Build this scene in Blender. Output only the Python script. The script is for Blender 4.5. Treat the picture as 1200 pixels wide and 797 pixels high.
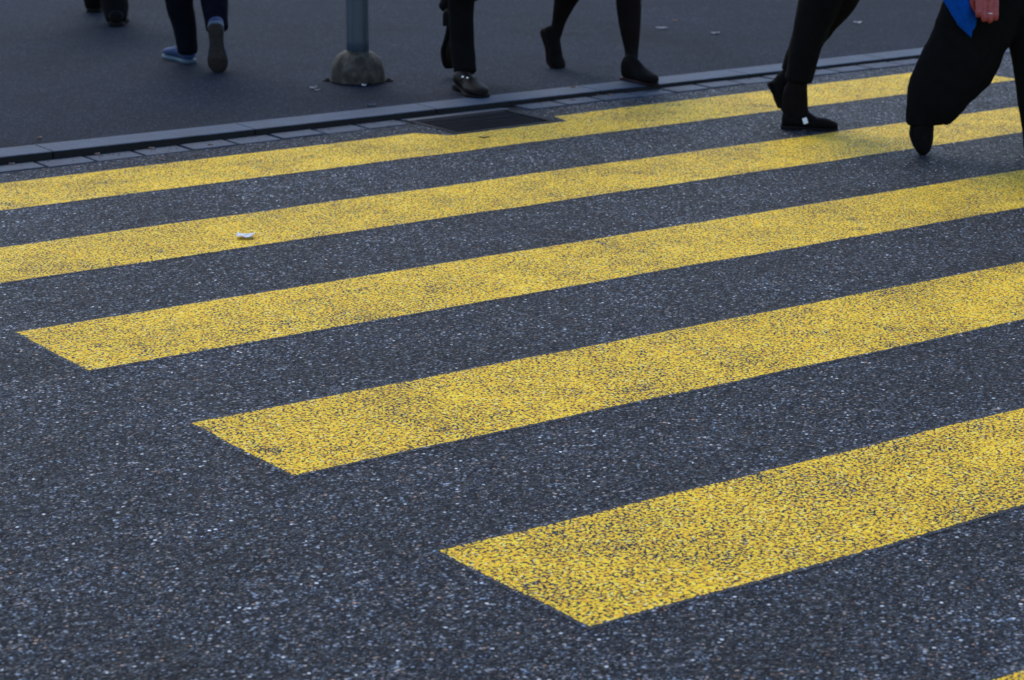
import bpy, bmesh, math, random
from mathutils import Vector, Matrix, noise

for o in list(bpy.data.objects):
    bpy.data.objects.remove(o)
SC = bpy.context.scene
C = SC.collection
V = Vector
rnd = random.Random(7)

# ---------------------------------------------------------------- camera
CAM_H = 1.7968
PITCH, ROLL, YAW = math.radians(15.35908438), math.radians(0.21716828), math.radians(35.82121215)
FPX = 2723.23
cy, sy, cp, sp = math.cos(YAW), math.sin(YAW), math.cos(PITCH), math.sin(PITCH)
FWD = V((sy*cp, cy*cp, -sp))
r0 = V((cy, -sy, 0)); u0 = r0.cross(FWD)
RIGHT = r0*math.cos(ROLL) + u0*math.sin(ROLL)
UP = u0*math.cos(ROLL) - r0*math.sin(ROLL)
cam = bpy.data.cameras.new('camera')
cam.sensor_width = 36.0
cam.lens = FPX/1200*36
cam.clip_start = 0.1
cam.clip_end = 1000
cam.dof.use_dof = True
cam.dof.focus_distance = 6.5
cam.dof.aperture_fstop = 6.3
co = bpy.data.objects.new('camera', cam)
C.objects.link(co)
co.matrix_world = Matrix(((RIGHT.x, UP.x, -FWD.x, 0), (RIGHT.y, UP.y, -FWD.y, 0), (RIGHT.z, UP.z, -FWD.z, CAM_H), (0, 0, 0, 1)))
SC.camera = co

# ---------------------------------------------------------------- light
SUN_EL, SUN_AZ, SUN_ANG = 52, 20, 26      # azimuth clockwise from +Y
w = bpy.data.worlds.new('World'); SC.world = w; w.use_nodes = True
nt = w.node_tree
bg = nt.nodes['Background']
sky = nt.nodes.new('ShaderNodeTexSky'); sky.sky_type = 'NISHITA'; sky.sun_disc = False
sky.sun_elevation = math.radians(SUN_EL); sky.sun_rotation = math.radians(SUN_AZ)
sky.air_density = 1.0; sky.dust_density = 0.6; sky.ozone_density = 1.0
nt.links.new(sky.outputs[0], bg.inputs[0]); bg.inputs[1].default_value = 0.15
sl = bpy.data.lights.new('sun', 'SUN'); sl.energy = 1.0; sl.angle = math.radians(SUN_ANG); sl.color = (1.0, 0.97, 0.94)
so = bpy.data.objects.new('sun', sl); C.objects.link(so)
az, el = math.radians(SUN_AZ), math.radians(SUN_EL)
sd = V((math.sin(az)*math.cos(el), math.cos(az)*math.cos(el), math.sin(el)))
so.rotation_euler = sd.to_track_quat('Z', 'Y').to_euler(); so.location = (0, 0, 20)
vs = SC.view_settings
vs.view_transform = 'Standard'; vs.look = 'None'; vs.gamma = 1; vs.use_curve_mapping = False
vs.exposure = 0.78

# ---------------------------------------------------------------- helpers
def tag(o, label=None, cat=None, group=None, kind=None):
    if label: o['label'] = label
    if cat: o['category'] = cat
    if group: o['group'] = group
    if kind: o['kind'] = kind
    return o

def obj(name, bm, mat, parent=None, smooth=True, remesh=None, post=None):
    bmesh.ops.recalc_face_normals(bm, faces=bm.faces)
    me = bpy.data.meshes.new(name); bm.to_mesh(me); bm.free()
    o = bpy.data.objects.new(name, me); C.objects.link(o)
    if remesh:
        m = o.modifiers.new('r', 'REMESH'); m.mode = 'VOXEL'; m.voxel_size = remesh
        s = o.modifiers.new('s', 'SMOOTH'); s.factor = 0.5; s.iterations = 4
        dg = bpy.context.evaluated_depsgraph_get()
        me2 = bpy.data.meshes.new_from_object(o.evaluated_get(dg))
        o.modifiers.clear(); o.data = me2; bpy.data.meshes.remove(me); me = me2; me.name = name
    if post:
        ns = [v.normal.copy() for v in me.vertices]
        for v, n in zip(me.vertices, ns): v.co += post(v.co, n)
        me.update()
    me.materials.clear(); me.materials.append(mat)
    for p in me.polygons: p.use_smooth = smooth
    if parent: o.parent = parent
    return o

def empty(name, loc, rz=0.0):
    o = bpy.data.objects.new(name, None); C.objects.link(o)
    o.location = loc; o.rotation_euler = (0, 0, rz); o.empty_display_size = 0.1
    return o

def box(bm, a, b, bev=0.0):
    x0, y0, z0 = a; x1, y1, z1 = b
    t = bmesh.new()
    vs_ = [t.verts.new(c) for c in [(x0,y0,z0),(x1,y0,z0),(x1,y1,z0),(x0,y1,z0),(x0,y0,z1),(x1,y0,z1),(x1,y1,z1),(x0,y1,z1)]]
    for f in [(0,3,2,1),(4,5,6,7),(0,1,5,4),(1,2,6,5),(2,3,7,6),(3,0,4,7)]: t.faces.new([vs_[i] for i in f])
    if bev: bmesh.ops.bevel(t, geom=list(t.edges), offset=bev, segments=2, affect='EDGES', profile=0.6)
    m = bpy.data.meshes.new('t'); t.to_mesh(m); t.free(); bm.from_mesh(m); bpy.data.meshes.remove(m)

def catmull(P, k):
    out = []
    n = len(P)
    for i in range(n-1):
        p0, p1, p2, p3 = P[max(i-1, 0)], P[i], P[i+1], P[min(i+2, n-1)]
        for j in range(k):
            t = j/k
            out.append([0.5*((2*b)+(c-a)*t+(2*a-5*b+4*c-d)*t*t+(-a+3*b-3*c+d)*t**3) for a, b, c, d in zip(p0, p1, p2, p3)])
    out.append(list(P[-1]))
    return out

def tube(bm, pts, ref=(0, 1, 0), n=20, k=4, dome=True, dk=.6):
    """pts: (x,y,z,ra,rb): ra across, rb along ref"""
    S = catmull([tuple(p[0])+tuple(p[1:]) if not isinstance(p[0], (int, float)) else p for p in pts], k)
    ref = V(ref); rings = []
    m = len(S)
    fr = []
    for i, s in enumerate(S):
        c = V(s[:3]); a = V(S[max(i-1, 0)][:3]); b = V(S[min(i+1, m-1)][:3])
        t = (b-a).normalized(); bb = (ref - t*ref.dot(t)).normalized(); aa = t.cross(bb)
        fr.append((c, aa, bb, t, max(s[3], 1e-4), max(s[4], 1e-4)))
    lst = list(fr)
    if dome:
        c, aa, bb, t, ra, rb = fr[0]; r = min(ra, rb)
        lst = [(c-t*r*dk*q, aa, bb, t, ra*w_, rb*w_) for q, w_ in ((1, .35), (.75, .7), (.4, .9))] + lst
        c, aa, bb, t, ra, rb = fr[-1]; r = min(ra, rb)
        lst += [(c+t*r*dk*q, aa, bb, t, ra*w_, rb*w_) for q, w_ in ((.4, .9), (.75, .7), (1, .35))]
    for c, aa, bb, t, ra, rb in lst:
        rings.append([bm.verts.new(c+aa*ra*math.cos(2*math.pi*j/n)+bb*rb*math.sin(2*math.pi*j/n)) for j in range(n)])
    for A, B in zip(rings, rings[1:]):
        for j in range(n): bm.faces.new((A[j], A[(j+1) % n], B[(j+1) % n], B[j]))
    bm.faces.new(rings[0][::-1]); bm.faces.new(rings[-1])

def lathe(bm, prof, c=(0, 0, 0), n=48):
    rings = []
    for r, z in prof:
        rings.append([bm.verts.new((c[0]+r*math.cos(2*math.pi*j/n), c[1]+r*math.sin(2*math.pi*j/n), c[2]+z)) for j in range(n)])
    for A, B in zip(rings, rings[1:]):
        for j in range(n): bm.faces.new((A[j], A[(j+1) % n], B[(j+1) % n], B[j]))
    bm.faces.new(rings[0][::-1]); bm.faces.new(rings[-1])

# ---------------------------------------------------------------- materials
class NT:
    def __init__(s, name):
        s.m = bpy.data.materials.new(name); s.m.use_nodes = True
        s.t = s.m.node_tree; s.b = s.t.nodes['Principled BSDF']
        s.pos = s.t.nodes.new('ShaderNodeNewGeometry').outputs['Position']
    def n(s, typ, **kw):
        d = s.t.nodes.new(typ)
        for k_, v in kw.items():
            if k_ in ('inp',):
                for a, b in v.items():
                    if isinstance(b, bpy.types.NodeSocket): s.t.links.new(b, d.inputs[a])
                    else: d.inputs[a].default_value = b
            else: setattr(d, k_, v)
        return d
    def math(s, op, a, b=0.0, clamp=False):
        d = s.n('ShaderNodeMath', operation=op, use_clamp=clamp, inp={0: a, 1: b}); return d.outputs[0]
    def ramp(s, fac, stops, interp='LINEAR'):
        d = s.n('ShaderNodeValToRGB', inp={0: fac}); r = d.color_ramp; r.interpolation = interp
        while len(r.elements) < len(stops): r.elements.new(0.5)
        for e, (p, c) in zip(r.elements, stops):
            e.position = p; e.color = (c, c, c, 1) if isinstance(c, (int, float)) else (*c, 1)
        return d.outputs[0]
    def mix(s, fac, a, b, bt='MIX'):
        d = s.n('ShaderNodeMix', data_type='RGBA', blend_type=bt)
        for k_, v in ((0, fac), (6, a), (7, b)):
            if isinstance(v, bpy.types.NodeSocket): s.t.links.new(v, d.inputs[k_])
            elif k_ == 0: d.inputs[0].default_value = v
            else: d.inputs[k_].default_value = (*v, 1)
        return d.outputs[2]
    def noise(s, scale, detail=2, rough=0.5, vec=None, dist=0.0):
        d = s.n('ShaderNodeTexNoise', inp={'Vector': vec or s.pos, 'Scale': scale, 'Detail': detail, 'Roughness': rough, 'Distortion': dist})
        return d.outputs[0]
    def vor(s, scale, vec=None, dims='2D', feature='F1', rand=1.0):
        d = s.n('ShaderNodeTexVoronoi', voronoi_dimensions=dims, feature=feature, inp={'Vector': vec or s.pos, 'Scale': scale, 'Randomness': rand})
        return d
    def out(s, col=None, rough=None, height=None, dist=0.002, strength=1.0, spec=None):
        for nm, v in (('Base Color', col), ('Roughness', rough), ('Specular IOR Level', spec)):
            if v is None: continue
            if isinstance(v, bpy.types.NodeSocket): s.t.links.new(v, s.b.inputs[nm])
            else: s.b.inputs[nm].default_value = (*v, 1) if isinstance(v, tuple) else v
        if height is not None:
            bp = s.n('ShaderNodeBump', inp={'Height': height, 'Distance': dist, 'Strength': strength})
            s.t.links.new(bp.outputs[0], s.b.inputs['Normal'])
        return s.m

def warp(N, amt=0.003, scale=120):
    nz = N.n('ShaderNodeTexNoise', inp={'Vector': N.pos, 'Scale': scale, 'Detail': 1.0})
    sub = N.n('ShaderNodeVectorMath', operation='SUBTRACT', inp={0: nz.outputs[1], 1: (0.5, 0.5, 0.5)})
    sc = N.n('ShaderNodeVectorMath', operation='SCALE', inp={0: sub.outputs[0], 'Scale': amt})
    ad = N.n('ShaderNodeVectorMath', operation='ADD', inp={0: N.pos, 1: sc.outputs[0]})
    return ad.outputs[0]

def asphalt_nodes(N):
    """open textured road asphalt: stones of 5-9 mm in bitumen, painted sky glints, pale and rusty chips. returns colour, height, stone distance, random, patch"""
    wv = warp(N)
    v1 = N.vor(132, wv)
    sep = N.n('ShaderNodeSeparateColor', inp={0: v1.outputs['Color']})
    R, G, B = sep.outputs
    v2 = N.vor(250, wv)
    sep2 = N.n('ShaderNodeSeparateColor', inp={0: v2.outputs['Color']})
    patch = N.noise(2.2, 3, 0.6)
    # stone tone; palest stops put sky glints off tilted facets into the colour
    t1 = N.ramp(R, [(0, (.0014, .0026, .0070)), (.45, (.0048, .0072, .0150)), (.66, (.017, .021, .030)), (.86, (.042, .047, .058)), (.94, (.12, .13, .145)), (1, (.55, .58, .62))])
    t2 = N.ramp(sep2.outputs[0], [(0, (.0014, .0026, .0070)), (.5, (.0048, .0072, .0150)), (.74, (.023, .028, .037)), (.90, (.09, .098, .11)), (1, (.55, .58, .62))])
    tone = N.mix(0.45, t1, t2)
    # hue: mostly blue grey, some brown or rusty
    hue = N.ramp(G, [(0, (1.7, .92, .62)), (.08, (1.3, .96, .80)), (.20, (.96, 1, 1.08)), (1, (.78, .98, 1.26))])
    col = N.mix(1.0, tone, hue, 'MULTIPLY')
    tint = N.ramp(N.noise(22, 3, .7), [(.36, (1.24, 1.0, .84)), (.5, (1, 1, 1)), (.64, (.88, .99, 1.10))])
    col = N.mix(1.0, col, tint, 'MULTIPLY')
    gap = N.ramp(v1.outputs['Distance'], [(.30, 1.0), (.62, .28)])
    col = N.mix(1.0, col, gap, 'MULTIPLY')
    # a few big pale chips
    v3 = N.vor(70, wv); s3 = N.n('ShaderNodeSeparateColor', inp={0: v3.outputs['Color']})
    big = N.math('MULTIPLY', N.ramp(s3.outputs[0], [(.975, 0), (.98, 1)]), N.ramp(v3.outputs['Distance'], [(.22, 1), (.34, 0)]))
    col = N.mix(big, col, N.ramp(s3.outputs[1], [(0, (.30, .22, .17)), (.25, (.35, .37, .40)), (1, (.75, .78, .82))]))
    pm = N.ramp(patch, [(.3, .72), (.7, 1.3)])
    # long faint tyre tracks and soaked-in stains running with the traffic
    tv = N.n('ShaderNodeVectorMath', operation='MULTIPLY', inp={0: N.pos, 1: (.22, 1.5, 1)})
    col = N.mix(1.0, col, N.ramp(N.noise(1.0, 3, .6, tv.outputs[0]), [(.35, .78), (.65, 1.2)]), 'MULTIPLY')
    col = N.mix(1.0, col, N.ramp(N.noise(.9, 4, .7), [(.60, 1.0), (.70, .70)]), 'MULTIPLY')
    col = N.mix(1.0, col, pm, 'MULTIPLY')
    h = N.math('ADD', N.math('MULTIPLY', N.math('SUBTRACT', 1.0, v1.outputs['Distance']), 1.0),
               N.math('MULTIPLY', R, 0.7))
    h = N.math('ADD', h, N.math('MULTIPLY', N.noise(300, 2), 0.5))
    h = N.math('ADD', h, N.math('MULTIPLY', sep2.outputs[0], 0.25))
    return col, h, v1.outputs['Distance'], R, G, B, patch

def mat_road():
    N = NT('road_asphalt'); col, h, *_ = asphalt_nodes(N)
    return N.out(col, N.ramp(_[1], [(0, .85), (1, .5)]), h, 0.004, 1.0, 0.12)

def mat_paint():
    N = NT('worn_yellow_paint')
    acol, h, D, R, G, B, patch = asphalt_nodes(N)
    wear = N.noise(3.0, 4, 0.65)
    wear2 = N.noise(16, 2, 0.5)
    n1 = N.noise(205, 3, 0.6)
    n2 = N.noise(85, 3, 0.65)
    # pits between stones stay bare: more where the paint is worn
    s = N.math('ADD', D, N.math('MULTIPLY', N.math('SUBTRACT', n1, 0.5), 0.8))
    s = N.math('ADD', s, N.math('MULTIPLY', N.math('SUBTRACT', n2, 0.5), 1.5))
    s = N.math('ADD', s, N.math('MULTIPLY', N.math('SUBTRACT', wear, 0.5), 0.60))
    s = N.math('ADD', s, N.math('MULTIPLY', N.math('SUBTRACT', wear2, 0.5), 0.30))
    s = N.math('ADD', s, N.math('MULTIPLY', N.math('SUBTRACT', R, 0.5), 0.15))
    s = N.math('ADD', s, -0.012)
    # thicker paint towards the kerb, thinner in the driven lane
    yy = N.n('ShaderNodeSeparateXYZ', inp={0: N.pos}).outputs[1]
    s = N.math('SUBTRACT', s, N.math('MULTIPLY', N.math('SUBTRACT', yy, 4.6), 0.010))
    # bald spots where the film has come off
    s = N.math('ADD', s, N.ramp(N.noise(9, 4, 0.7), [(.57, 0), (.70, .30)]))
    at = N.n('ShaderNodeAttribute', attribute_name='inset').outputs['Fac']     # 0 outside the painted line, 1 well inside
    s = N.math('ADD', s, N.math('MULTIPLY', N.math('SUBTRACT', 1.0, at, True), 1.6))
    bare = N.ramp(s, [(.50, 0), (.60, 1)])
    yel = N.ramp(B, [(0, (.60, .30, .018)), (.25, (.92, .50, .009)), (.7, (.99, .635, .010)), (.93, (.99, .75, .045)), (1, (.90, .76, .30))])
    dirt = N.ramp(N.math('ADD', N.math('MULTIPLY', n2, 0.5), N.math('MULTIPLY', wear, 0.5)), [(.35, 1.0), (.65, .84)])
    yel = N.mix(1.0, yel, dirt, 'MULTIPLY')
    acol = N.mix(N.ramp(at, [(.5, 0), (1, 1)]), acol, (.6, .6, .6), 'MULTIPLY')
    col = N.mix(bare, yel, acol)
    hh = N.math('ADD', N.math('MULTIPLY', h, 0.8), N.math('MULTIPLY', N.math('SUBTRACT', 1.0, bare), 0.5))
    return N.out(col, 0.62, hh, 0.0035, 1.0, 0.15)

def mat_pave():
    N = NT('pavement_asphalt')
    v1 = N.vor(190, warp(N)); sep = N.n('ShaderNodeSeparateColor', inp={0: v1.outputs['Color']})
    tone = N.ramp(sep.outputs[0], [(0, (.0025, .0044, .0092)), (.6, (.0054, .0084, .0155)), (.9, (.014, .0185, .028)), (1, (.070, .075, .085))])
    hue = N.ramp(sep.outputs[1], [(0, (1.1, .95, .9)), (.3, (.88, 1, 1.2)), (1, (.72, 1.0, 1.45))])
    col = N.mix(1.0, tone, hue, 'MULTIPLY')
    pm = N.ramp(N.noise(1.3, 4, 0.6), [(.3, .72), (.7, 1.25)])
    col = N.mix(1.0, col, pm, 'MULTIPLY')
    sm = N.ramp(N.noise(14, 3, 0.6), [(.35, .85), (.65, 1.1)])
    col = N.mix(1.0, col, sm, 'MULTIPLY')
    g = N.vor(2.6); gs = N.n('ShaderNodeSeparateColor', inp={0: g.outputs['Color']})
    gum = N.math('MULTIPLY', N.ramp(gs.outputs[0], [(.55, 0), (.56, 1)]), N.ramp(g.outputs['Distance'], [(.035, 1), (.055, 0)]))
    col = N.mix(N.math('MULTIPLY', gum, .6), col, (.022, .022, .024))
    col = N.mix(1.0, col, N.ramp(N.noise(.7, 5, .7), [(.55, 1.0), (.68, .62)]), 'MULTIPLY')
    h = N.math('ADD', N.math('MULTIPLY', sep.outputs[0], .6), N.noise(220, 2))
    return N.out(col, 0.9, h, 0.0018, 1.0, 0.12)

def mat_stone(name, base, rough=.75):
    N = NT(name)
    a = N.noise(9, 4, .6); b = N.noise(260, 2, .6)
    m = N.mix(1.0, N.ramp(a, [(.3, .7), (.7, 1.25)]), N.ramp(b, [(.3, .7), (.7, 1.3)]), 'MULTIPLY')
    col = N.mix(1.0, base, m, 'MULTIPLY')
    return N.out(col, rough, N.math('ADD', b, N.math('MULTIPLY', N.noise(60, 3), 2.0)), 0.0015, 1.0, .45)

def mat_simple(name, base, rough=.7, var=.3, scale=40, bump=.0005, metal=0, spec=.4):
    N = NT(name)
    m = N.ramp(N.noise(scale, 4, .6), [(.3, 1-var), (.7, 1+var)])
    col = N.mix(1.0, base, m, 'MULTIPLY')
    N.b.inputs['Metallic'].default_value = metal
    return N.out(col, rough, N.noise(scale*6, 3), bump, 1.0, spec)

def mat_cloth(name, base, sheen=0.0):
    N = NT(name)
    m = N.ramp(N.noise(30, 4, .6), [(.3, .8), (.7, 1.2)])
    col = N.mix(1.0, base, m, 'MULTIPLY')
    N.b.inputs['Sheen Weight'].default_value = sheen
    return N.out(col, .9, N.noise(900, 2), 0.0004, 1.0, .06)

M_road, M_paint, M_pave = mat_road(), mat_paint(), mat_pave()
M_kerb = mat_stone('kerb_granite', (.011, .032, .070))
M_kerbface = mat_stone('kerb_shade_grime', (.005, .005, .006), .9)  # backlit shade of the upstand painted in, on top of real grime
M_sett = mat_stone('gutter_granite', (.029, .046, .076))
M_joint = mat_simple('joint_dirt', (.012, .012, .013), .95)
M_iron = mat_simple('cast_iron', (.005, .005, .008), .7, .4, 60, .0006, 0, .1)
M_ironedge = mat_simple('worn_iron_edge', (.05, .047, .055), .6, .3, 60, .0006, 0, .3)
M_pit = mat_simple('drain_pit', (.008, .008, .009), .9)
M_black = mat_cloth('black_wool', (.0050, .0050, .0054))
M_navy = mat_cloth('dark_navy_cloth', (.0035, .004, .008))
M_denim = mat_cloth('midnight_denim', (.004, .0045, .011))
M_tights = mat_cloth('black_tights', (.0080, .0062, .0062))
M_leather = mat_simple('dark_leather', (.007, .0045, .0035), .6, .3, 90, .0003, 0, .10)
M_suede = mat_simple('black_suede', (.005, .0045, .0045), .85, .3, 90, .0003, 0, .08)
M_rubber = mat_simple('dark_rubber', (.007, .0065, .0065), .8, spec=.1)
M_brownrub = mat_simple('brown_rubber_tread', (.030, .024, .023), .7, .4, 60)
M_bluemesh = mat_simple('blue_sneaker_fabric', (.008, .028, .10), .7, .3, 200)
M_whiterub = mat_simple('pale_midsole', (.055, .09, .13), .7, .15)
M_greyred = mat_simple('maroon_leather', (.016, .006, .006), .7, spec=.15)
M_skin = mat_simple('skin', (.50, .27, .20), .55, .12, 60)
M_cold = mat_simple('cold_reddened_skin', (.30, .055, .06), .5, .22, 70, .0004)
M_hair = mat_simple('dark_hair', (.02, .014, .01), .5, .4, 120, .002)
M_eye = mat_simple('eye', (.7, .7, .68), .2, .02)
M_silver = mat_simple('silver', (.8, .8, .82), .25, .05, 40, .0001, 1)
M_blue = mat_cloth('bright_blue_cloth', (.002, .055, .30))
M_bluecoat = mat_cloth('grey_coat', (.03, .03, .035))
M_pole = None
def mat_pole():
    N = NT('painted_steel_pole')
    sc = N.n('ShaderNodeVectorMath', operation='MULTIPLY', inp={0: N.pos, 1: (60, 60, 4)})
    st = N.noise(1, 4, .7, sc.outputs[0])
    col = N.ramp(st, [(.3, (.022, .036, .055)), (.7, (.042, .064, .092))])
    col = N.mix(N.ramp(N.noise(25, 4, .7), [(.58, 0), (.7, .6)]), col, (.05, .04, .03))
    return N.out(col, .42, st, .0006, 1, .5)
M_pole = mat_pole()
def mat_dome():
    N = NT('weathered_concrete')
    a = N.noise(22, 4, .65)
    col = N.ramp(a, [(.3, (.014, .010, .007)), (.48, (.036, .029, .022)), (.72, (.085, .075, .064))])
    return N.out(col, .8, N.math('ADD', a, N.math('MULTIPLY', N.noise(180, 3), .5)), .004, 1, .4)
M_dome = mat_dome(); M_white = mat_simple('white_label', (.95, .95, .95), .6, .02); M_dim = mat_simple('trodden_paper', (.20, .20, .22), .8, .2)
M_paper = mat_simple('white_paper', (.62, .62, .64), .7, .05)
M_filter = mat_simple('cigarette_filter', (.22, .12, .08), .8, .2, 200)
M_leaf = mat_simple('dry_leaf', (.22, .10, .05), .8, .3)

# ---------------------------------------------------------------- the setting
K0, K1, K2 = 8.468, 8.602, 8.782           # road edge / kerb face / back of kerb
def kh(u):                                  # kerb upstand: flush kerb dropping towards the right
    T_ = ((-1e3, .038), (3.7, .038), (4.6, .033), (6.2, .027), (7.7, .022), (9.5, .019), (1e3, .019))
    for (a, p), (b, q) in zip(T_, T_[1:]):
        if u <= b: return p+(q-p)*(u-a)/(b-a)
DR = (5.585, 8.152, 6.140, 8.556)           # drain opening

def quads(bm, rects):
    for x0, y0, x1, y1 in rects:
        bm.faces.new([bm.verts.new(c) for c in ((x0, y0, 0), (x1, y0, 0), (x1, y1, 0), (x0, y1, 0))])
bm = bmesh.new()
B_ = 250
quads(bm, [(-B_, -B_, B_, DR[1]), (-B_, DR[1], DR[0], K0), (DR[2], DR[1], B_, K0)])
tag(obj('road', bm, M_road, smooth=False), 'dark grey coarse asphalt road with pale stone chips and painted sky glints', 'road', kind='structure')

bm = bmesh.new()
us = [-B_] + [x*0.5 for x in range(-10, 40)] + [B_]
prev = None
for u in us:
    cur = (bm.verts.new((u, K2, kh(u)-.001)), bm.verts.new((u, B_, kh(u)-.001)))
    if prev: bm.faces.new((prev[0], cur[0], cur[1], prev[1]))
    prev = cur
tag(obj('pavement', bm, M_pave, smooth=False), 'smooth dark grey asphalt pavement behind the low kerb', 'pavement', kind='structure')

# gutter bed (dark joints) with a row of setts
bm = bmesh.new()
quads(bm, [(-B_, K0, DR[0], K1+.02), (DR[2], K0, B_, K1+.02), (DR[0], DR[3], DR[2], K1+.02)])
for v in bm.verts: v.co.z = -.003
tag(obj('gutter_joint', bm, M_joint, smooth=False), 'dark dirt filled joints of the gutter row', 'gutter', kind='structure')
bm = bmesh.new()
u = 3.827-.2165*30
while u < 17:
    a, b = u+.008+rnd.uniform(-.002, .002), u+.2165-.008+rnd.uniform(-.002, .002)
    y0 = K0+rnd.uniform(-.006, .006); z = .004+rnd.uniform(-.001, .002)
    if not (b > DR[0]-.02 and a < DR[2]+.02):
        box(bm, (a, y0, -.05), (b, K1-.004, z), .004)
    u += .2165
box(bm, (DR[0]-.0, DR[3]+.012, -.05), (DR[2], K1-.004, .002), .003)
tag(obj('gutter', bm, M_sett), 'row of grey granite setts along the foot of the kerb', 'gutter', kind='structure')
bm = bmesh.new(); bf = bmesh.new()
u = 3.915-.935*12
while u < 17:
    a, b = u+.003, u+.935-.003
    n = 16
    for i in range(n):
        p, q = a+(b-a)*i/n, a+(b-a)*(i+1)/n
        zp, zq = kh(p), kh(q)
        jp, jq = noise.noise((p*26, 0, 0))*.008 if i else 0, noise.noise((q*26, 0, 0))*.008 if i < n-1 else 0
        prof = lambda x, z, j: [(x, K1+.0+j, z-.003), (x, K1+.004+j*1.3, z), (x, K2-.004, z), (x, K2-.004, z-.08)]
        A = [bm.verts.new(c) for c in prof(p, zp, jp)]; Q = [bm.verts.new(c) for c in prof(q, zq, jq)]
        for k_ in range(3): bm.faces.new((A[k_], Q[k_], Q[k_+1], A[k_+1]))
        if i == 0: bm.faces.new(A)
        if i == n-1: bm.faces.new(Q)
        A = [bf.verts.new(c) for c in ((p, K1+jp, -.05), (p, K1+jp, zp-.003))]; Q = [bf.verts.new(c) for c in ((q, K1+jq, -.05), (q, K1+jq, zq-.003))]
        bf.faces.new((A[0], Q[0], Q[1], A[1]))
    u += .935
bmesh.ops.remove_doubles(bm, verts=bm.verts, dist=.0004)
ks = obj('kerb', bm, M_kerb, smooth=False); tag(ks, 'long pale blue grey granite kerb stones laid end to end', 'kerb', kind='structure')
tag(obj('kerb_face', bf, M_kerbface, smooth=False), 'dark upstand of the granite kerb, coloured with grime and painted shade', 'kerb', kind='structure')
bm = bmesh.new()
quads(bm, [(-B_, K1+.01, B_, K2)])
for v in bm.verts: v.co.z = .004
tag(obj('kerb_joint', bm, M_joint, smooth=False), 'dark joints between the kerb stones', 'kerb', kind='structure')

# ---------------------------------------------------------------- painted stripes
def ragged(pts, step=.006, amp=.003, seed=0):
    out = []
    for (x0, y0), (x1, y1) in zip(pts, pts[1:]+pts[:1]):
        L = math.hypot(x1-x0, y1-y0); n = max(1, int(L/step))
        nx, ny = -(y1-y0)/L, (x1-x0)/L
        for i in range(n):
            t = i/n; x, y = x0+(x1-x0)*t, y0+(y1-y0)*t
            j = noise.noise((x*70+seed, y*70, seed))*amp*1.3 + noise.noise((x*260, y*260, seed))*amp + noise.noise((x*3, y*3, seed+9))*.005
            out.append((x+nx*j, y+ny*j))
    return out
UL, UR = 2.676, 8.731
ED = [(8.2774, 7.8117), (7.2669, 6.7902), (6.2135, 5.7168), (5.1238, 4.6023), (3.9791, 3.4396), (2.7925, 2.275), (1.75, 1.25)]
LAB = ['yellow stripe nearest the kerb, cut around the drain grate', 'second yellow stripe from the kerb, with a white paper scrap on it',
       'third yellow stripe from the kerb, ending in a sharp corner at far left', 'fourth yellow stripe from the kerb, worn thin and grey in the middle',
       'wide yellow stripe nearest the camera, speckled with bare dark pits', 'yellow stripe of which only a corner shows at bottom right']
for i, (a, b) in enumerate(ED[:6]):
    if i == 0:
        P = [(UL, b), (UR, b), (UR, a), (DR[2]+.055, a), (DR[2]+.03, DR[1]-.012), (DR[0]-.035, DR[1]-.012), (DR[0]-.13, a), (UL, a)]
    else:
        P = [(UL, b), (UR, b), (UR, a), (UL, a)]
    # outline grown by 9 mm; the shader lets the paint break up along its edge
    def off(P, d):
        out = []
        for k_ in range(len(P)):
            a_, b_, c_ = V(P[k_-1]), V(P[k_]), V(P[(k_+1) % len(P)])
            e1, e2 = (b_-a_).normalized(), (c_-b_).normalized()
            n1, n2 = V((e1.y, -e1.x)), V((e2.y, -e2.x))
            out.append(b_+(n1+n2)/(1+n1.dot(n2))*d)
        return out
    P0, P1 = off(P, .009), off(P, -.007)
    bm = bmesh.new(); lay = bm.verts.layers.float.new('inset')
    NS = []
    A_, B2 = [], []
    for k_ in range(len(P)):
        k2 = (k_+1) % len(P); L_ = (V(P[k2])-V(P[k_])).length; n_ = max(1, int(L_/.03))
        for q in range(n_):
            t_ = q/n_; c0 = P0[k_].lerp(P0[k2], t_); c1 = P1[k_].lerp(P1[k2], t_)
            e = (c0-c1).normalized(); jj = noise.noise((c0.x*2.5, c0.y*2.5, i*3.7))*.010+noise.noise((c0.x*12, c0.y*12, i*3.7))*.003
            va = bm.verts.new((c0.x+e.x*jj, c0.y+e.y*jj, .0010)); vb = bm.verts.new((c1.x+e.x*jj, c1.y+e.y*jj, .0012)); va[lay] = 0.0; vb[lay] = 1.0
            A_.append(va); B2.append(vb)
    m_ = len(A_)
    es = [bm.edges.new((B2[k_], B2[(k_+1) % m_])) for k_ in range(m_)]
    bmesh.ops.triangle_fill(bm, edges=es, use_beauty=True)
    for k_ in range(m_):
        k2 = (k_+1) % m_
        bm.faces.new((A_[k_], A_[k2], B2[k2], B2[k_]))
    for f_ in bm.faces:
        f_.normal_update()
        if f_.normal.z < 0: f_.normal_flip()
    o = obj('crossing_stripe', bm, M_paint, smooth=False)
    tag(o, LAB[i], 'road marking', 'yellow stripes of the pedestrian crossing')

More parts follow.
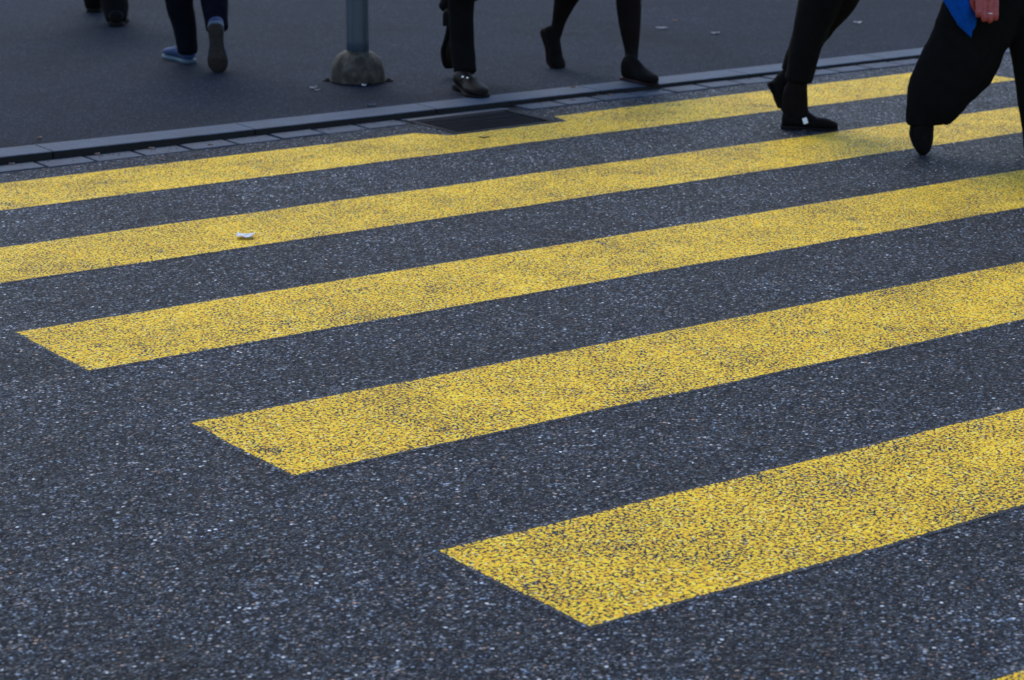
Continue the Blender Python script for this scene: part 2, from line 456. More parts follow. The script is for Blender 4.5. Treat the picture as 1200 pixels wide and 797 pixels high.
# ---------------------------------------------------------------- drain grate
t = tag(empty('drain_grate', ((DR[0]+DR[2])/2, (DR[1]+DR[3])/2, 0)), 'dark iron drain grate set in the gutter beside the kerb', 'drain')
hx, hy = (DR[2]-DR[0])/2-.003, (DR[3]-DR[1])/2-.003
bm = bmesh.new(); F = .028
box(bm, (-hx, -hy, -.06), (hx, -hy+F, .002), .003); box(bm, (-hx, -hy+F, -.06), (-hx+F, hy-F, .002), .003)
box(bm, (hx-F, -hy+F, -.06), (hx, hy-F, .002), .003)
obj('frame', bm, M_iron, t)
bm = bmesh.new(); box(bm, (-hx, hy-F, -.06), (hx, hy, .006), .003); obj('back_rim', bm, M_ironedge, t)
nb = 10; span = 2*hy-2*F
for i in range(nb):
    y = -hy+F+span*(i+.5)/nb
    bm = bmesh.new(); box(bm, (-hx+F, y-.007, -.04), (hx-F, y+.007, -.001+rnd.uniform(-.001, .001)), .003); obj('bar', bm, M_iron, t)
bm = bmesh.new(); box(bm, (-hx, -hy, -.5), (hx, hy, -.45)); obj('pit_floor', bm, M_pit, t, smooth=False)
bm = bmesh.new()
for a, b in (((-hx-.002, -hy-.002), (hx+.002, -hy)), ((-hx-.002, hy), (hx+.002, hy+.002)), ((-hx-.002, -hy), (-hx, hy)), ((hx, -hy), (hx+.002, hy))):
    box(bm, (*a, -.5), (*b, -.061))
obj('pit_wall', bm, M_pit, t, smooth=False)

# ---------------------------------------------------------------- post
zp = kh(5.93)
t = tag(empty('street_post', (5.918, 9.476, zp)), 'blue grey steel post standing in a rounded concrete foot', 'post')
bm = bmesh.new(); lathe(bm, [(.0545, .10), (.0545, .2), (.054, 3.4), (.053, 3.41)]); obj('pole', bm, M_pole, t)
bm = bmesh.new(); lathe(bm, [(.060, 3.40), (.060, 3.42), (.045, 3.45), (.01, 3.46)]); obj('pole_cap', bm, M_pole, t)
prof = [(.130, -.02), (.132, .0), (.133, .02), (.131, .045), (.126, .07), (.117, .095), (.104, .117), (.088, .133), (.070, .143), (.050, .148)]
bm = bmesh.new(); lathe(bm, prof, n=64)
obj('concrete_foot', bm, M_dome, t, post=lambda c, n: n*(noise.noise(c*16)*.007+noise.noise(c*60)*.002))
bm = bmesh.new(); lathe(bm, [(.136, -.02), (.1365, .003), (.134, .005), (.12, .007)]); obj('base_ring', bm, M_iron, t)
for a, rr in ((-33, .148), (180-35.8, .150), (-100, .146), (60, .148)):
    x, y = rr*math.cos(math.radians(a)), rr*math.sin(math.radians(a))
    bm = bmesh.new(); lathe(bm, [(.022, -.01), (.022, .004), (.019, .006), (.011, .006), (.011, .012), (.008, .014)], (x, y, 0), 6+12)
    obj('anchor_bolt', bm, M_iron, t)

# ---------------------------------------------------------------- litter
def scrap(u, v, z, l, wd, label, mat=M_paper, seed=0, rot=0, name='paper_scrap', cat='litter', grp='paper scraps on the ground'):
    bm = bmesh.new(); n = 8; g = []
    for i in range(n+1):
        row = []
        for j in range(n+1):
            a, b = i/n-.5, j/n-.5
            e = 1+.25*noise.noise((a*5+seed, b*5, seed))
            row.append(bm.verts.new((a*l*e, b*wd*e, .003+.010*abs(noise.noise((a*3, b*3, seed+5)))*min(1, l/.03)+.004*abs(a)*2)))
        g.append(row)
    for i in range(n):
        for j in range(n): bm.faces.new((g[i][j], g[i+1][j], g[i+1][j+1], g[i][j+1]))
    r = bmesh.ops.extrude_face_region(bm, geom=bm.faces[:])
    for gv in r['geom']:
        if isinstance(gv, bmesh.types.BMVert): gv.co.z -= .0012
    o = obj(name, bm, mat, smooth=False); o.location = (u, v, z); o.rotation_euler = (0, 0, rot)
    return tag(o, label, cat, grp)
RX = -YAW
scrap(3.85, 6.913, .0055, .058, .055, 'white paper scrap lying on the second yellow stripe', seed=1, rot=RX)
scrap(8.347, 10.136, kh(8.3), .060, .035, 'longest white paper scrap on the pavement, right of the walking woman', mat=M_dim, seed=2, rot=RX-.1)
scrap(8.62, 10.345, kh(8.6), .022, .02, 'tiny pinkish scrap just behind the long white paper scrap', M_leaf, 3, RX)
scrap(8.461, 9.805, kh(8.4), .042, .045, 'white paper scrap nearest the kerb on the right pavement', mat=M_dim, seed=4, rot=RX)
scrap(9.444, 9.696, kh(9.4), .040, .025, 'faint thin scrap on the pavement between the two right walkers', M_paper, 5, RX)
scrap(5.583, 8.831, kh(5.6), .040, .03, 'small grey flat scrap at the kerb in front of the post', M_sett, 6, RX)
scrap(5.606, 7.977, .0055, .04, .012, 'dark twig scrap on the kerbside stripe below the drain', M_rubber, 7, RX)
scrap(5.62, 9.40, kh(5.6), .035, .03, 'crumpled white scrap left of the concrete foot of the post', mat=M_dim, seed=8, rot=RX)
scrap(5.60, 9.33, kh(5.6), .022, .02, 'little white scrap at the left edge of the post foot', mat=M_dim, seed=9, rot=RX)
scrap(5.86, 9.33, kh(5.9), .022, .022, 'round white scrap directly in front of the post foot', seed=10, rot=RX)

def butt(u, v, z, rot, label, length=.028, first=[None]):
    if first[0] is None:
        t = empty('cigarette_butt', (0, 0, 0))
        bm = bmesh.new(); tube(bm, [(-.012, 0, .004, .004, .004), (.006, 0, .004, .004, .004)], (0, 0, 1), 10, 1, False); obj('filter', bm, M_filter, t)
        bm = bmesh.new(); tube(bm, [(.0061, 0, .004, .0038, .0038), (.016, .001, .0045, .0034, .0036)], (0, 0, 1), 10, 1, False); obj('paper', bm, M_dim, t)
        first[0] = t
    else:
        t = first[0].copy(); C.objects.link(t)
        for ch in first[0].children:
            c = ch.copy(); C.objects.link(c); c.parent = t
    t.location = (u, v, z); t.scale = (.85, .85, .85); t.rotation_euler = (0, 0, rot)
    return tag(t, label, 'cigarette butt', 'cigarette butts along the kerb')
butt(3.99, 8.896, kh(4), .3, 'cigarette butt on the pavement at far left behind the kerb')
butt(3.727, 8.59, .005, -.6, 'leftmost cigarette butt down in the gutter')
butt(4.1, 8.585, .005, .2, 'cigarette butt against the kerb foot, second from the left in the gutter')
butt(4.342, 8.575, .005, -.75, 'orange cigarette butt against the kerb foot left of the post')
butt(4.27, 8.344, .001, -.8, 'cigarette butt on the asphalt between gutter and kerbside stripe')
butt(4.582, 8.51, .005, -.6, 'cigarette butt on the front edge of the gutter setts left of the post')
butt(6.668, 8.75, kh(6.6), -.4, 'cigarette butt on top of the kerb right of the drain')
butt(6.517, 8.55, .005, -.5, 'cigarette butt in the gutter just right of the drain')
butt(6.686, 8.57, .005, -.7, 'cigarette butt in the gutter left of the womans front shoe')
butt(6.744, 8.565, .005, -.55, 'cigarette butt in the gutter closest to the womans front shoe')
butt(8.06, 8.56, .005, .5, 'cigarette butt against the kerb foot behind the flat shoe')

bm = bmesh.new()
for i in range(900):
    u_ = rnd.uniform(3.2, 9.6); v_ = K1-.004-abs(rnd.gauss(0, .045)) if rnd.random() < .8 else rnd.uniform(K2, K2+.35)
    if v_ > K1 or not (DR[0]-.01 < u_ < DR[2]+.01):
        z_ = .004 if v_ < K1 else kh(u_)
        r_ = rnd.uniform(.0010, .0032)
        res = bmesh.ops.create_icosphere(bm, subdivisions=1, radius=r_, matrix=Matrix.Translation((u_, v_, z_+r_*.4)) @ Matrix.Diagonal((rnd.uniform(.8, 1.6), rnd.uniform(.8, 1.6), .7, 1)))
tag(obj('gutter_grit', bm, mat_simple('grit', (.05, .045, .04), .9, .6, 200), smooth=False), 'loose grit and dirt lying along the gutter', 'grit', kind='stuff')

# ---------------------------------------------------------------- people
XD = V((cy, -sy, 0)); YD = V((sy, cy, 0)); CAMP = V((0, 0, CAM_H))
class Fig:
    def __init__(s, O):
        s.O = V(O); s.root = empty('person', O, -YAW)
        s.s = FPX/((s.O-CAMP).dot(FWD))
    def L(s, px, py, yd=0.0):
        d = RIGHT*(px-600)+UP*(398.5-py)+FWD*FPX
        t_ = ((s.O+YD*yd-CAMP).dot(YD))/d.dot(YD)
        P = CAMP+d*t_-s.O
        return V((P.dot(XD), P.dot(YD), P.z))
    def path(s, rows):
        """rows of (px, py, halfwidth_px, depth, radius along depth or None)"""
        out = []
        for r in rows:
            px, py, hw, yd = r[:4]; ra = hw/s.s; rb = r[4] if len(r) > 4 else ra
            p = s.L(px, py, yd); out.append((p.x, p.y, p.z, ra, rb))
        return out

SHO_T = [0, .025, .08, .18, .30, .42, .55, .68, .80, .90, .965, 1.0]
SHO_W = [.30, .58, .74, .76, .70, .70, .84, .98, 1.0, .86, .60, .25]
def shoe(parent, anchor, yaw, L=.28, W=.095, pitch=0, bend=0, mat=None, solemat=None, sole_t=.016, heel=.0,
         top='low', pivot=.72, tip=1.0, treadmat=None, trim=None, wd=None):
    """anchor: local point touched by the pivot (fraction of length) on the underside. returns ankle centre"""
    tops = {'low': [.050, .062, .068, .070, .068, .062, .055, .046, .040, .034, .026, .016],
            'boot': [.080, .098, .108, .116, .112, .094, .070, .056, .046, .040, .032, .020],
            'flat': [.045, .055, .055, .046, .036, .034, .040, .044, .040, .032, .024, .012]}[top]
    xb = .72*L
    SW = wd or SHO_W
    def T(p):
        x, y, z = p
        if bend and x < xb:
            q = min(1.0, (xb-x)/(.12*L)); a = bend*q
            dx, dz = x-xb, z
            x, z = xb+dx*math.cos(a)+dz*math.sin(a), -dx*math.sin(a)+dz*math.cos(a)
        x0 = pivot*L
        dx, dz = x-x0, z
        x, z = dx*math.cos(pitch)+dz*math.sin(pitch), -dx*math.sin(pitch)+dz*math.cos(pitch)
        return V((anchor[0]+x*math.cos(yaw)-y*math.sin(yaw), anchor[1]+x*math.sin(yaw)+y*math.cos(yaw), anchor[2]+z))
    base = lambda t_: heel*max(0, 1-max(0, t_-.28)/.35) if t_ > .28 else heel
    bm = bmesh.new(); n = 20; rings = []
    S = catmull([(a, b, c) for a, b, c in zip(SHO_T, SW, tops)], 2)
    for a, b, c in S:
        hw = b*W/2*.97; h = max(c, .012); zb = sole_t+base(a)-.001; ring = []
        for j in range(n):
            th = 2*math.pi*j/n; ct, st = math.cos(th), math.sin(th)
            yy = hw*math.copysign(abs(ct)**.75, ct); zz = h/2+h/2*math.copysign(abs(st)**.8, st)
            if st > 0: yy *= 1-(.45 if top == 'boot' and a < .4 else .25)*st*st
            ring.append(bm.verts.new(T((a*L, yy, zb+zz))))
        rings.append(ring)
    for A, Bq in zip(rings, rings[1:]):
        for j in range(n): bm.faces.new((A[j], A[(j+1) % n], Bq[(j+1) % n], Bq[j]))
    bm.faces.new(rings[0][::-1]); bm.faces.new(rings[-1])
    up = obj('shoe', bm, mat, parent)
    def slab(z0f, z1f, t0=0, t1=1, ws=1.04):
        b2 = bmesh.new(); rg = []
        SS = [q for q in catmull([(a, b) for a, b in zip(SHO_T, SW)], 4) if t0 <= q[0] <= t1]
        for a, b in SS:
            hw = b*W/2*ws; x = a*L*1.01-.003
            z0, z1 = z0f(a), z1f(a)
            rg.append([b2.verts.new(T((x, y, z))) for y, z in ((-hw*.97, z0), (0, z0), (hw*.97, z0), (hw, (z0+z1)/2), (hw*.97, z1), (0, z1), (-hw*.97, z1), (-hw, (z0+z1)/2))])
        for A, Bq in zip(rg, rg[1:]):
            for j in range(8): b2.faces.new((A[j], A[(j+1) % 8], Bq[(j+1) % 8], Bq[j]))
        b2.faces.new(rg[0][::-1]); b2.faces.new(rg[-1]); return b2
    if treadmat:
        obj('tread', slab(lambda a: base(a), lambda a: base(a)+.005, ws=.99), treadmat, up)
        obj('sole', slab(lambda a: base(a)+.0045, lambda a: base(a)+sole_t+.004*(a < .3)), solemat, up)
    else:
        obj('sole', slab(lambda a: base(a), lambda a: base(a)+sole_t), solemat, up)
    if heel: obj('heel', slab(lambda a: .0, lambda a: heel+.001, 0, .27), solemat, up)
    if trim == 'strap':
        for tt in (.43, .52):
            b2 = bmesh.new()
            pts = [T((tt*L, W*.5*k_/5*.80, sole_t+(.064 if tt < .5 else .058)-.020*(k_/5)**2)) for k_ in range(-5, 6)]
            tube(b2, [(*p, .006, .003) for p in pts], (0, 0, 1), 8, 1); obj('strap', b2, M_rubber, up)
        for tt, yy in ((.40, -.026), (.52, -.018)):
            b2 = bmesh.new(); p = T((tt*L, yy, sole_t+.060)); box(b2, (p.x-.005, p.y-.005, p.z-.005), (p.x+.005, p.y+.005, p.z+.006), .002); obj('buckle', b2, M_silver, up)
    if trim == 'tag':
        b2 = bmesh.new(); box(b2, (-.010, -.003, -.013), (.010, .003, .013), .001)
        p = T((.42*L, -W*.455, sole_t+.034))
        bmesh.ops.rotate(b2, verts=b2.verts, cent=(0, 0, 0), matrix=Matrix.Rotation(-.35, 3, 'Y')); bmesh.ops.translate(b2, verts=b2.verts, vec=p)
        obj('tag', b2, M_white, up)
    if trim == 'laces':
        for tt in (.40, .46, .52, .58):
            b2 = bmesh.new()
            pts = [T((tt*L, W*.5*k_/4*.45, sole_t+.066-(tt-.4)*.08-.006*(k_/4)**2)) for k_ in range(-4, 5)]
            tube(b2, [(*p, .003, .003) for p in pts], (0, 0, 1), 6, 1); obj('lace', b2, M_whiterub, up)
    return T((.17*L, 0, sole_t+heel+.075)), up

def fold(amp, fx=9, fz=22, seed=0):
    def f(c, n):
        a = noise.noise((c.x*fx+seed, c.y*fx, c.z*fz+c.x*8)); b = noise.noise((c.x*fx*2.4, c.y*fx*2.4+seed, c.z*5))
        return n*(a*amp+b*amp*.6)
    return f

def finger(bm, pts, r):
    tube(bm, [(*p, rr, rr*.95) for p, rr in zip(pts, r)], (.13, .31, .94) if abs((pts[-1]-pts[0]).normalized().z) < .8 else (.1, 1, .1), 12, 3)

def upper(fig, pelvis, ang, legs, up=None, jacket=M_black, jlen=-.12, skin=M_skin, hair=M_hair, h=1.0, arms=None, female=False, custom_hand=None, vox=.007, bag=None):
    """body from the ankles to the head, jacket, hair. ang: facing direction in the figure's own frame"""
    f = V((math.cos(ang), math.sin(ang), 0)); s = V((-math.sin(ang), math.cos(ang), 0)); p = V(pelvis); z = V((0, 0, 1))
    P = lambda a, b, c: p+s*a*h+f*b*h+z*c*h
    bm = bmesh.new()
    row = lambda a, b, c, ra, rb: (*P(a, b, c), ra*h, rb*h)
    wd = .92 if female else 1.0
    tube(bm, [row(0, 0, -.08, .15, .10), row(0, 0, .0, .155, .105), row(0, .01, .14, .125*wd, .09), row(0, .01, .32, .16*wd, .11), row(0, 0, .46, .15*wd, .085), row(0, .0, .52, .065, .062), row(0, .012, .60, .055, .06)], f, 24)
    # head
    tube(bm, [row(0, .045, .585, .035, .04), row(0, .035, .63, .058, .078), row(0, .02, .69, .072, .094), row(0, .012, .745, .074, .098), row(0, .005, .79, .058, .078), row(0, 0, .81, .03, .04)], f, 24)
    tube(bm, [row(0, .108, .715, .008, .008), row(0, .125, .68, .013, .013)], f, 10)            # nose
    tube(bm, [row(-.022, .104, .645, .006, .006), row(0, .112, .646, .007, .008), row(.022, .104, .645, .006, .006)], z, 10)   # lips
    tube(bm, [row(-.045, .092, .728, .008, .008), row(0, .108, .728, .008, .008), row(.045, .092, .728, .008, .008)], z, 10)   # brow
    for q in (-1, 1):
        tube(bm, [row(q*.073, .0, .665, .008, .012), row(q*.08, -.004, .70, .008, .018), row(q*.077, -.008, .725, .006, .010)], f, 10)
    arms = arms or {}
    sleeves = []
    for q in (-1, 1):
        sh = P(q*.175*wd, 0, .45)
        el, wr = arms.get(q, (P(q*.225, -.02, .16), P(q*.215, .06, -.09)))
        tube(bm, [(*P(q*.09, 0, .46), .05, .05), (*sh, .052, .052), (*(sh*.5+el*.5), .045, .045), (*el, .038, .038), (*(el*.6+wr*.4), .036, .036), (*wr, .026, .022)], f, 16)
        sleeves.append((sh, el, wr, q))
        if custom_hand and custom_hand[0] == q:
            custom_hand[1](bm, wr); continue
        d = (wr-el).normalized(); d = (d-z*.6).normalized()
        pc = wr+d*.05
        tube(bm, [(*wr, .024, .020), (*(wr+d*.04), .036, .017), (*(wr+d*.085), .040, .014)], s, 14)
        acr = f
        for k_, (off, ln) in enumerate(((-.029, .062), (-.010, .075), (.010, .08), (.029, .072))):
            b0 = wr+d*.085+acr*off; b1 = b0+d*ln*.5-s*q*.006; b2 = b0+d*ln*.8-s*q*.020; b3 = b0+d*ln-s*q*.036
            finger(bm, [b0-d*.02, b0, b1, b2, b3], [.009, .0092, .0088, .008, .007])
        b0 = wr+d*.025+acr*.028; finger(bm, [b0, b0+d*.03+acr*.022, b0+d*.055+acr*.026-s*q*.01, b0+d*.075+acr*.024-s*q*.018], [.012, .011, .0095, .008])
    for L_ in legs:
        tube(bm, [(x, y, zz, a*.62 if a < .07 else .045, b*.62 if b < .07 else .045) for x, y, zz, a, b in L_], (0, 1, 0), 16)
    obj('body', bm, skin, fig.root, remesh=vox)
    # eyes
    for q in (-1, 1):
        bm = bmesh.new(); bmesh.ops.create_uvsphere(bm, u_segments=16, v_segments=10, radius=.0125*h, matrix=Matrix.Translation(P(q*.031, .094, .706))); obj('eye', bm, M_eye, fig.root)
    # hair
    bm = bmesh.new()
    tube(bm, [row(0, -.035, .60 if female else .66, .062, .05), row(0, -.022, .70, .080, .090), row(0, -.006, .765, .080, .103), row(0, -.002, .805, .062, .084), row(0, 0, .825, .03, .04)], f, 24)
    if female:
        tube(bm, [row(0, -.06, .74, .06, .05), row(0, -.085, .60, .075, .04), row(0, -.095, .44, .07, .03)], f, 20)
    obj('hair', bm, hair, fig.root, remesh=.006, post=lambda c, n: n*noise.noise((c.x*60, c.y*60, c.z*12))*.004)
    # jacket
    bm = bmesh.new()
    tube(bm, [row(0, 0, jlen, .20 if jlen > -.3 else .23, .15 if jlen > -.3 else .19), row(0, 0, 0, .185, .135), row(0, .01, .14, .165*wd, .125), row(0, .01, .32, .195*wd, .14), row(0, 0, .46, .17*wd, .105), row(0, 0, .515, .08, .078)], f, 32)
    for sh, el, wr, q in sleeves:
        tube(bm, [(*P(q*.10, 0, .45), .06, .06), (*sh, .068, .068), (*(sh*.5+el*.5), .062, .062), (*el, .055, .055), (*(el*.45+wr*.55), .048, .048), (*(el*.06+wr*.94), .042, .042)], f, 18)
    obj('coat' if jlen < -.2 else 'jacket', bm, jacket, fig.root, remesh=.012, post=fold(.010, 7, 9, 3))

def trousers(fig, legs, mat, pelvis, ang, amp=.006, vox=.007, name='trousers', seed=0, hips=True):
    f = V((math.cos(ang), math.sin(ang), 0)); p = V(pelvis); bm = bmesh.new()
    for L_ in legs: tube(bm, L_, (0, 1, 0), 28, 5, dk=.3)
    if hips: tube(bm, [(*(p+V((0, 0, -.12))), .165, .115), (*p, .165, .115), (*(p+V((0, 0, .10))), .15, .11)], f, 24)
    return obj(name, bm, mat, fig.root, remesh=vox, post=fold(amp, 10, 16, seed))

R_ = math.radians
# --- 1: far walker at the top left
F = Fig((5.90, 12.2, kh(5.9)))
A = F.L(136, 30, -.28); A.z = 0; Bp = F.L(110, 15, .34); Bp.z = 0
shoe(F.root, A, R_(95), .29, .112, 0, 0, M_suede, M_rubber, .02, 0, 'low', pivot=.05)
shoe(F.root, Bp, R_(92), .29, .11, .0, 0, M_suede, M_rubber, .02, 0, 'low', pivot=.05)
l1 = F.path([(136.5, 23, 11.5, -.22), (135, 8, 15.5, -.17), (134, 0, 16, -.15), (131, -50, 18, -.1), (124, -95, 20, -.05), (122, -170, 24, 0)])
l2 = F.path([(110, 6, 11, .42), (110, -4, 12.5, .35), (108, -55, 16, .25), (104, -95, 20, .1), (103, -170, 24, 0)])
pel = F.L(113, -185, 0)
trousers(F, [l1, l2], M_black, pel, R_(92), .005, seed=1)
upper(F, pel, R_(92), [l1, l2], jacket=M_navy)
tag(F.root, 'farthest person at top left, only dark boots and trouser hems in view', 'person')

# --- 2: walker in blue sneakers seen from behind
F = Fig((5.523, 10.3, kh(5.5)))
g1 = F.L(222, 72, .12); g1.z = 0
shoe(F.root, g1, R_(124), .275, .098, 0, 0, M_bluemesh, M_whiterub, .018, 0, 'low', pivot=.08, trim='laces')
g2 = F.L(256, 87, -.16); g2.z = 0
shoe(F.root, g2, R_(93), .285, .100, R_(56), R_(12), M_bluemesh, M_whiterub, .026, 0, 'low', pivot=.97, treadmat=M_brownrub)
l1 = F.path([(220, 61, 11.5, .12), (219, 48, 12.5, .12), (215, 25, 15, .12), (210, 0, 17, .1), (207, -45, 19, .06), (216, -150, 24, 0)])
l2 = F.path([(254, 34, 13.0, -.02, .055), (253, 25, 14, .0, .055), (251, 0, 16.0, .06), (246, -30, 18, .16), (244, -50, 20, .2), (238, -150, 24, 0)])
pel = F.L(228, -160, 0)
trousers(F, [l1], M_navy, pel, R_(95), .004, seed=2)
o = trousers(F, [l2], M_denim, pel, R_(95), .005, seed=5, hips=False)
o['label'] = 'trouser leg of the lifted foot, slightly bluer'
upper(F, pel, R_(95), [l1, l2], jacket=M_navy)
tag(F.root, 'person in blue sneakers walking away, one pale rimmed sole turned up', 'person')

# --- 3: man in dark leather shoes stepping to the kerb
F = Fig((6.19, 9.02, kh(6.2)))
g = F.L(540, 99, .0); g.z = 0
a, _u = shoe(F.root, F.L(541, 101, -.02)*1.0+V((0, 0, -F.L(541, 101, -.02).z)), R_(-68), .305, .114, 0, 0, M_leather, M_rubber, .012, .012, 'low', pivot=.12, trim='strap')
g2 = F.L(524, 79, .38); 
shoe(F.root, V((g2.x, g2.y, max(g2.z, 0))), R_(-25), .29, .11, R_(84), R_(8), M_leather, M_rubber, .012, .020, 'low', pivot=.98)
l1 = F.path([(545, 84, 13.5, .01, .056), (543.5, 70, 14, .03, .060), (541, 40, 14.5, .04, .065), (541, 0, 15.0, .02, .068), (546, -35, 19, -.04), (552, -135, 24, .0)])
l2 = F.path([(523, 12, 11, .42), (534, -2, 15, .42), (560, -20, 18, .30), (585, -35, 20, .16), (570, -90, 23, .08), (558, -138, 24, .05)])
pel = F.L(555, -145, 0)
trousers(F, [l1, l2], M_black, pel, R_(-50), .004, seed=3)
upper(F, pel, R_(-50), [l1, l2], jacket=M_black)
tag(F.root, 'person in black trousers and dark buckled leather shoe stepping onto the kerb by the drain', 'person')

# --- 4: woman in black tights
F = Fig((6.98, 8.95, kh(7)))
g = F.L(652, 78, .30); g.z = 0
shoe(F.root, g, R_(-52), .245, .088, R_(42), R_(22), M_suede, M_greyred, .010, 0, 'low', pivot=.85)
g = F.L(736, 100.5, -.09); g.z = 0
shoe(F.root, g, R_(-56), .255, .090, 0, 0, M_suede, M_greyred, .010, 0, 'boot', pivot=.14)
l1 = F.path([(650, 60, 9, .32), (648, 46, 9.0, .33), (652, 36, 8.0, .33), (655, 25, 8.5, .33), (660, 8, 12, .31), (666, -8, 15.5, .28), (678, -28, 15, .2), (690, -50, 16, .12), (700, -145, 22, 0)])
l2 = F.path([(741, 88, 9.5, -.10), (740, 73, 7.8, -.08), (740, 58, 8.5, -.03), (738.5, 35, 12, -.02), (737, 10, 14.6, 0), (736, -8, 14.5, 0), (733, -28, 13.5, -.02), (722, -145, 22, 0)])
pel = F.L(711, -150, 0)
trousers(F, [l1, l2], M_tights, pel, R_(-45), .0006, .006, 'tights')
upper(F, pel, R_(-45), [l1, l2], jacket=M_bluecoat, jlen=-.36, female=True)
tag(F.root, 'person in black tights and flat dark ankle shoes stepping over the kerb', 'person')

# --- 5: walker in flat shoes crossing the road
F = Fig((6.93, 7.42, 0))
g = F.L(917, 149.5, -.02); g.z = 0
shoe(F.root, g, R_(-8), .245, .090, 0, 0, M_suede, M_rubber, .010, .006, 'flat', pivot=.02, trim='tag', wd=[.30, .58, .74, .76, .70, .68, .78, .88, .84, .64, .42, .16])
g = F.L(930, 141, .12); g.z = 0
shoe(F.root, g, R_(-12), .250, .094, R_(38), R_(20), M_suede, M_rubber, .010, .0, 'low', pivot=.85)
l1 = F.path([(935, 142, 14, -.02, .032), (932, 127, 15, -.02, .036), (932, 110, 14.5, -.02, .038), (936, 93, 17, -.02, .058), (939, 78, 17, -.02, .060), (945, 50, 19, -.02), (955, 18, 22.5, -.01), (966, -15, 25, 0), (972, -45, 25, 0), (975, -110, 28, .0)])
l2 = F.path([(921, 122, 11, .13, .032), (915, 108, 10.5, .13, .034), (917, 97, 11, .13, .036), (928, 84, 14, .13), (940, 60, 18, .12), (955, 30, 22, .1), (980, -5, 26, .08), (990, -35, 27, .06), (978, -110, 28, .04)])
h1 = l1[3:]; h2 = l2[3:]
pel = F.L(974, -120, 0)
trousers(F, [h1, h2], M_black, pel, R_(-5), .004, seed=4)
ft = F.path([(926, 130, 11, -.02, .034), (936, 136, 11, -.025, .034), (948, 142, 9, -.03, .034), (962, 147, 6, -.035, .03)])
t1 = [l1[0], l1[1], l1[2], (l1[3][0], l1[3][1], l1[3][2], .040, .036), (l1[4][0], l1[4][1], l1[4][2], .036, .036)]
t2 = [l2[0], l2[1], l2[2], (l2[3][0], l2[3][1], l2[3][2], .038, .038), (l2[4][0], l2[4][1], l2[4][2], .04, .04)]
trousers(F, [t1, t2, ft], M_tights, pel, R_(-5), .0005, .005, 'stocking', hips=False)
upper(F, pel, R_(-5), [l1, l2], jacket=M_navy, female=True)
tag(F.root, 'person in black flat shoes with a small white tag, feet close together on the crossing', 'person')

# --- 6: walker at the right edge in wide trousers, hand and blue bag
F = Fig((6.92, 6.68, 0))
g = F.L(1080, 191, 0); g.z = max(g.z, 0.0)
shoe(F.root, g, R_(-60), .275, .098, R_(70), R_(8), M_suede, M_rubber, .012, .014, 'low', pivot=.98, wd=[.30, .62, .82, .86, .82, .84, .95, 1.0, .88, .64, .40, .14])
l1 = F.path([(1086, 144, 22, .0, .048), (1086.5, 134, 26, 0, .055), (1095, 114, 33, 0, .070), (1109, 89, 39, 0, .078), (1127, 61, 42, 0, .082), (1142, 35, 45, 0, .086), (1154, 5, 46, 0, .088), (1166, -30, 44, 0, .09), (1178, -62, 40, 0, .1)])
l2 = F.path([(1232, 185, 30, .10, .06), (1231, 150, 33, .10, .065), (1228, 100, 36, .08, .07), (1220, 50, 36, .06, .08), (1208, 0, 36, .04, .09), (1192, -60, 36, .02, .1)])
pel = F.L(1183, -72, 0.02)
g = F.L(1240, 205, .10); g.z = 0
shoe(F.root, g, R_(-15), .27, .10, 0, 0, M_suede, M_rubber, .012, .014, 'low', pivot=.3)
def wide(c, n):
    d = fold(.009, 7, 6, 8)(c, n)
    a = noise.noise((c.x*5+c.z*6, 2.2, c.z*2-c.x*6))
    b = 1-abs(noise.noise((c.x*9+c.z*9, c.y*4, (c.z-c.x)*2.5)))*2
    return d*.6+n*(a*.005+b*.004)
f = V((1, 0, 0)); bm = bmesh.new()
for L_ in (l1, l2): tube(bm, L_, (0, 1, 0), 36, 6, dk=.22)
tube(bm, [(*(pel+V((0, 0, -.14))), .165, .125), (*pel, .165, .12), (*(pel+V((0, 0, .10))), .15, .11)], (.97, -.25, 0), 24)
# flapping hem corner
tube(bm, F.path([(1150, 50, 30, .02, .05), (1133, 82, 32, .02, .05), (1116, 112, 22, .02, .045), (1103, 137, 13, .01, .035)]), (0, 1, 0), 24)
obj('trousers', bm, M_black, F.root, remesh=.007, post=wide)
leg1 = F.path([(1079, 150, 7, 0.01, .02), (1089, 130, 12, 0, .035), (1120, 85, 17, 0, .055), (1150, 45, 17, 0, .055), (1165, 0, 22, 0, .07), (1180, -62, 25, 0, .08)])
leg2 = F.path([(1234, 190, 12, .1, .035), (1230, 120, 16, .09, .05), (1215, 30, 18, .06, .06), (1190, -62, 26, .02, .08)])
YH = -.20
wrist = F.L(1156, -26, YH)
def held_hand(bm, wr):
    k0 = F.L(1156, -2, YH)
    tube(bm, [(*wr, .026, .020), (*F.L(1156, -14, YH), .036, .017), (*F.L(1156.5, 0, YH), .042, .017)], (0, 1, 0), 18)
    for i, (x, yb, tw) in enumerate(((1146.2, 18, 0), (1153.2, 23, .0), (1160.3, 24.5, .0), (1167.2, 21.5, .0))):
        m0 = F.L(x*.9+1156.5*.1, -4, YH); m1 = F.L(x, 3, YH-.006); p1 = F.L(x, yb-2, YH-.010); p2 = F.L(x-.5, yb+.5, YH+.014); p3 = F.L(x-1, yb-8, YH+.030)
        finger(bm, [m0, m1, (m1*.5+p1*.5)+V((0, -.001, 0)), p1, p2, p3], [.0115, .0120, .0108, .0110, .0095, .0085])
    a0 = F.L(1146, -12, YH); finger(bm, [a0, F.L(1140, -2, YH+.012), F.L(1141, 8, YH+.026), F.L(1146, 14, YH+.034)], [.014, .0125, .011, .0095])
arms = {-1: (F.L(1150, -105, YH+.02), wrist)}
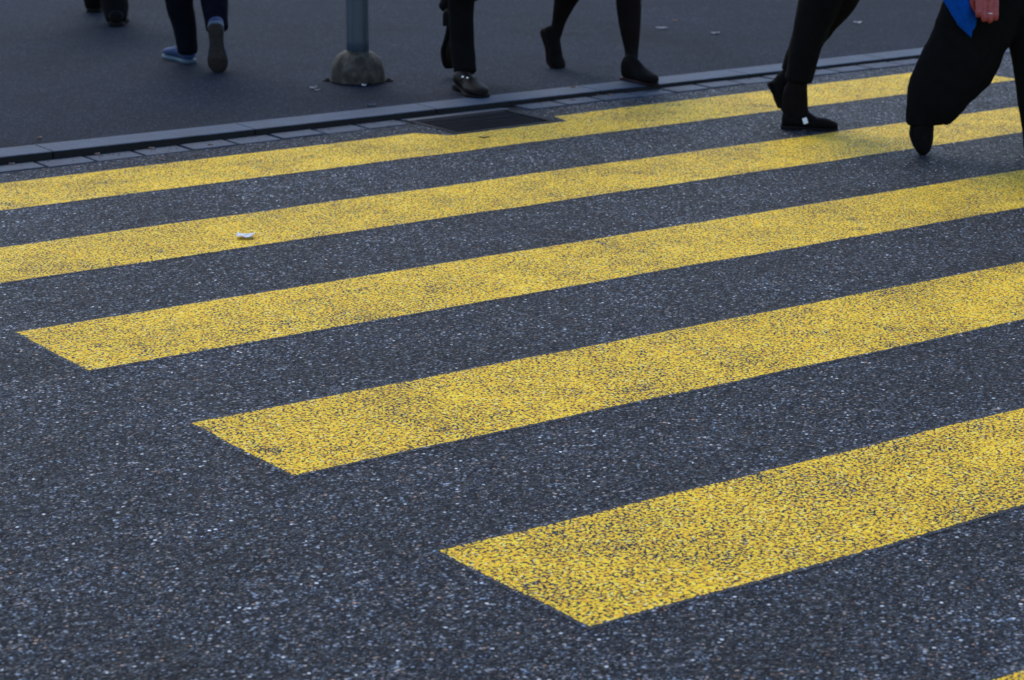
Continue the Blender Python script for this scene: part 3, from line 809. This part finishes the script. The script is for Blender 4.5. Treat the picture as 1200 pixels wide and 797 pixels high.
upper(F, pel, R_(-8), [leg1, leg2], jacket=M_black, skin=M_cold, jlen=-.05, arms=arms, custom_hand=(-1, held_hand), vox=.0038)
bm = bmesh.new()
c = F.L(1160.3, 15.5, YH-.009); n = 24; rg = []
for j in range(n):
    a = 2*math.pi*j/n; rg.append((c.x+.0122*math.cos(a), c.y+.0122*math.sin(a), c.z, .0016, .0022))
tube(bm, rg+[rg[0]], (0, 0, 1), 8, 1, False)
obj('ring', bm, M_silver, F.root)
tag(F.root, 'person at right edge in wide billowing black trousers, reddened hand with a silver ring', 'person')

# blue cloth bag hanging from that hand
def bag():
    t_ = F.L(1128, 5, YH+.055)
    root = empty('bag', F.O+XD*t_.x+YD*t_.y+V((0, 0, t_.z)), -YAW)
    bm = bmesh.new(); n = 14
    pts = [(1102, -22), (1106, 0), (1117, 17), (1129, 33), (1137.5, 43), (1141, 36), (1144.5, 18), (1146, 0), (1148, -20), (1130, -26)]
    P3 = [F.L(x, y, YH+.055)-t_ for x, y in pts]
    cx = sum((p for p in P3), V((0, 0, 0)))/len(P3)
    outs = []
    for sgn in (-1, 1):
        cvs = []
        for ring_f in (1.0, .75, .45, .15):
            cvs.append([bm.verts.new((cx.x+(p.x-cx.x)*ring_f, sgn*(.005+.026*(1-ring_f**2))+.010*noise.noise((p.x*30, ring_f*3, sgn)), cx.z+(p.z-cx.z)*ring_f)) for p in P3])
        for A, Bq in zip(cvs, cvs[1:]):
            m = len(P3)
            for j in range(m): bm.faces.new((A[j], A[(j+1) % m], Bq[(j+1) % m], Bq[j]))
        bm.faces.new(cvs[-1]); outs.append(cvs[0])
    m = len(P3)
    for j in range(m): bm.faces.new((outs[0][j], outs[0][(j+1) % m], outs[1][(j+1) % m], outs[1][j]))
    bmesh.ops.subdivide_edges(bm, edges=bm.edges[:], cuts=2, use_grid_fill=True)
    o = obj('bag_body', bm, M_blue, root, post=lambda c_, n_: n_*(noise.noise((c_.x*38+c_.z*22, 1, c_.z*6))*.013+noise.noise((c_.x*90+c_.z*40, 3, c_.z*14))*.004))
    bm = bmesh.new()
    a = F.L(1130, -22, YH+.055)-t_; b = F.L(1150, 14, YH+.036)-t_; c2 = F.L(1162, 14, YH+.036)-t_
    tube(bm, [(*a, .006, .003), (*((a+b)*.5), .006, .004), (*b, .006, .005), (*c2, .006, .005)], (0, 1, 0), 10); obj('handle', bm, M_blue, root)
    tag(root, 'bright blue cloth bag hanging in a pointed fold beside the reddened hand', 'bag')
bag()
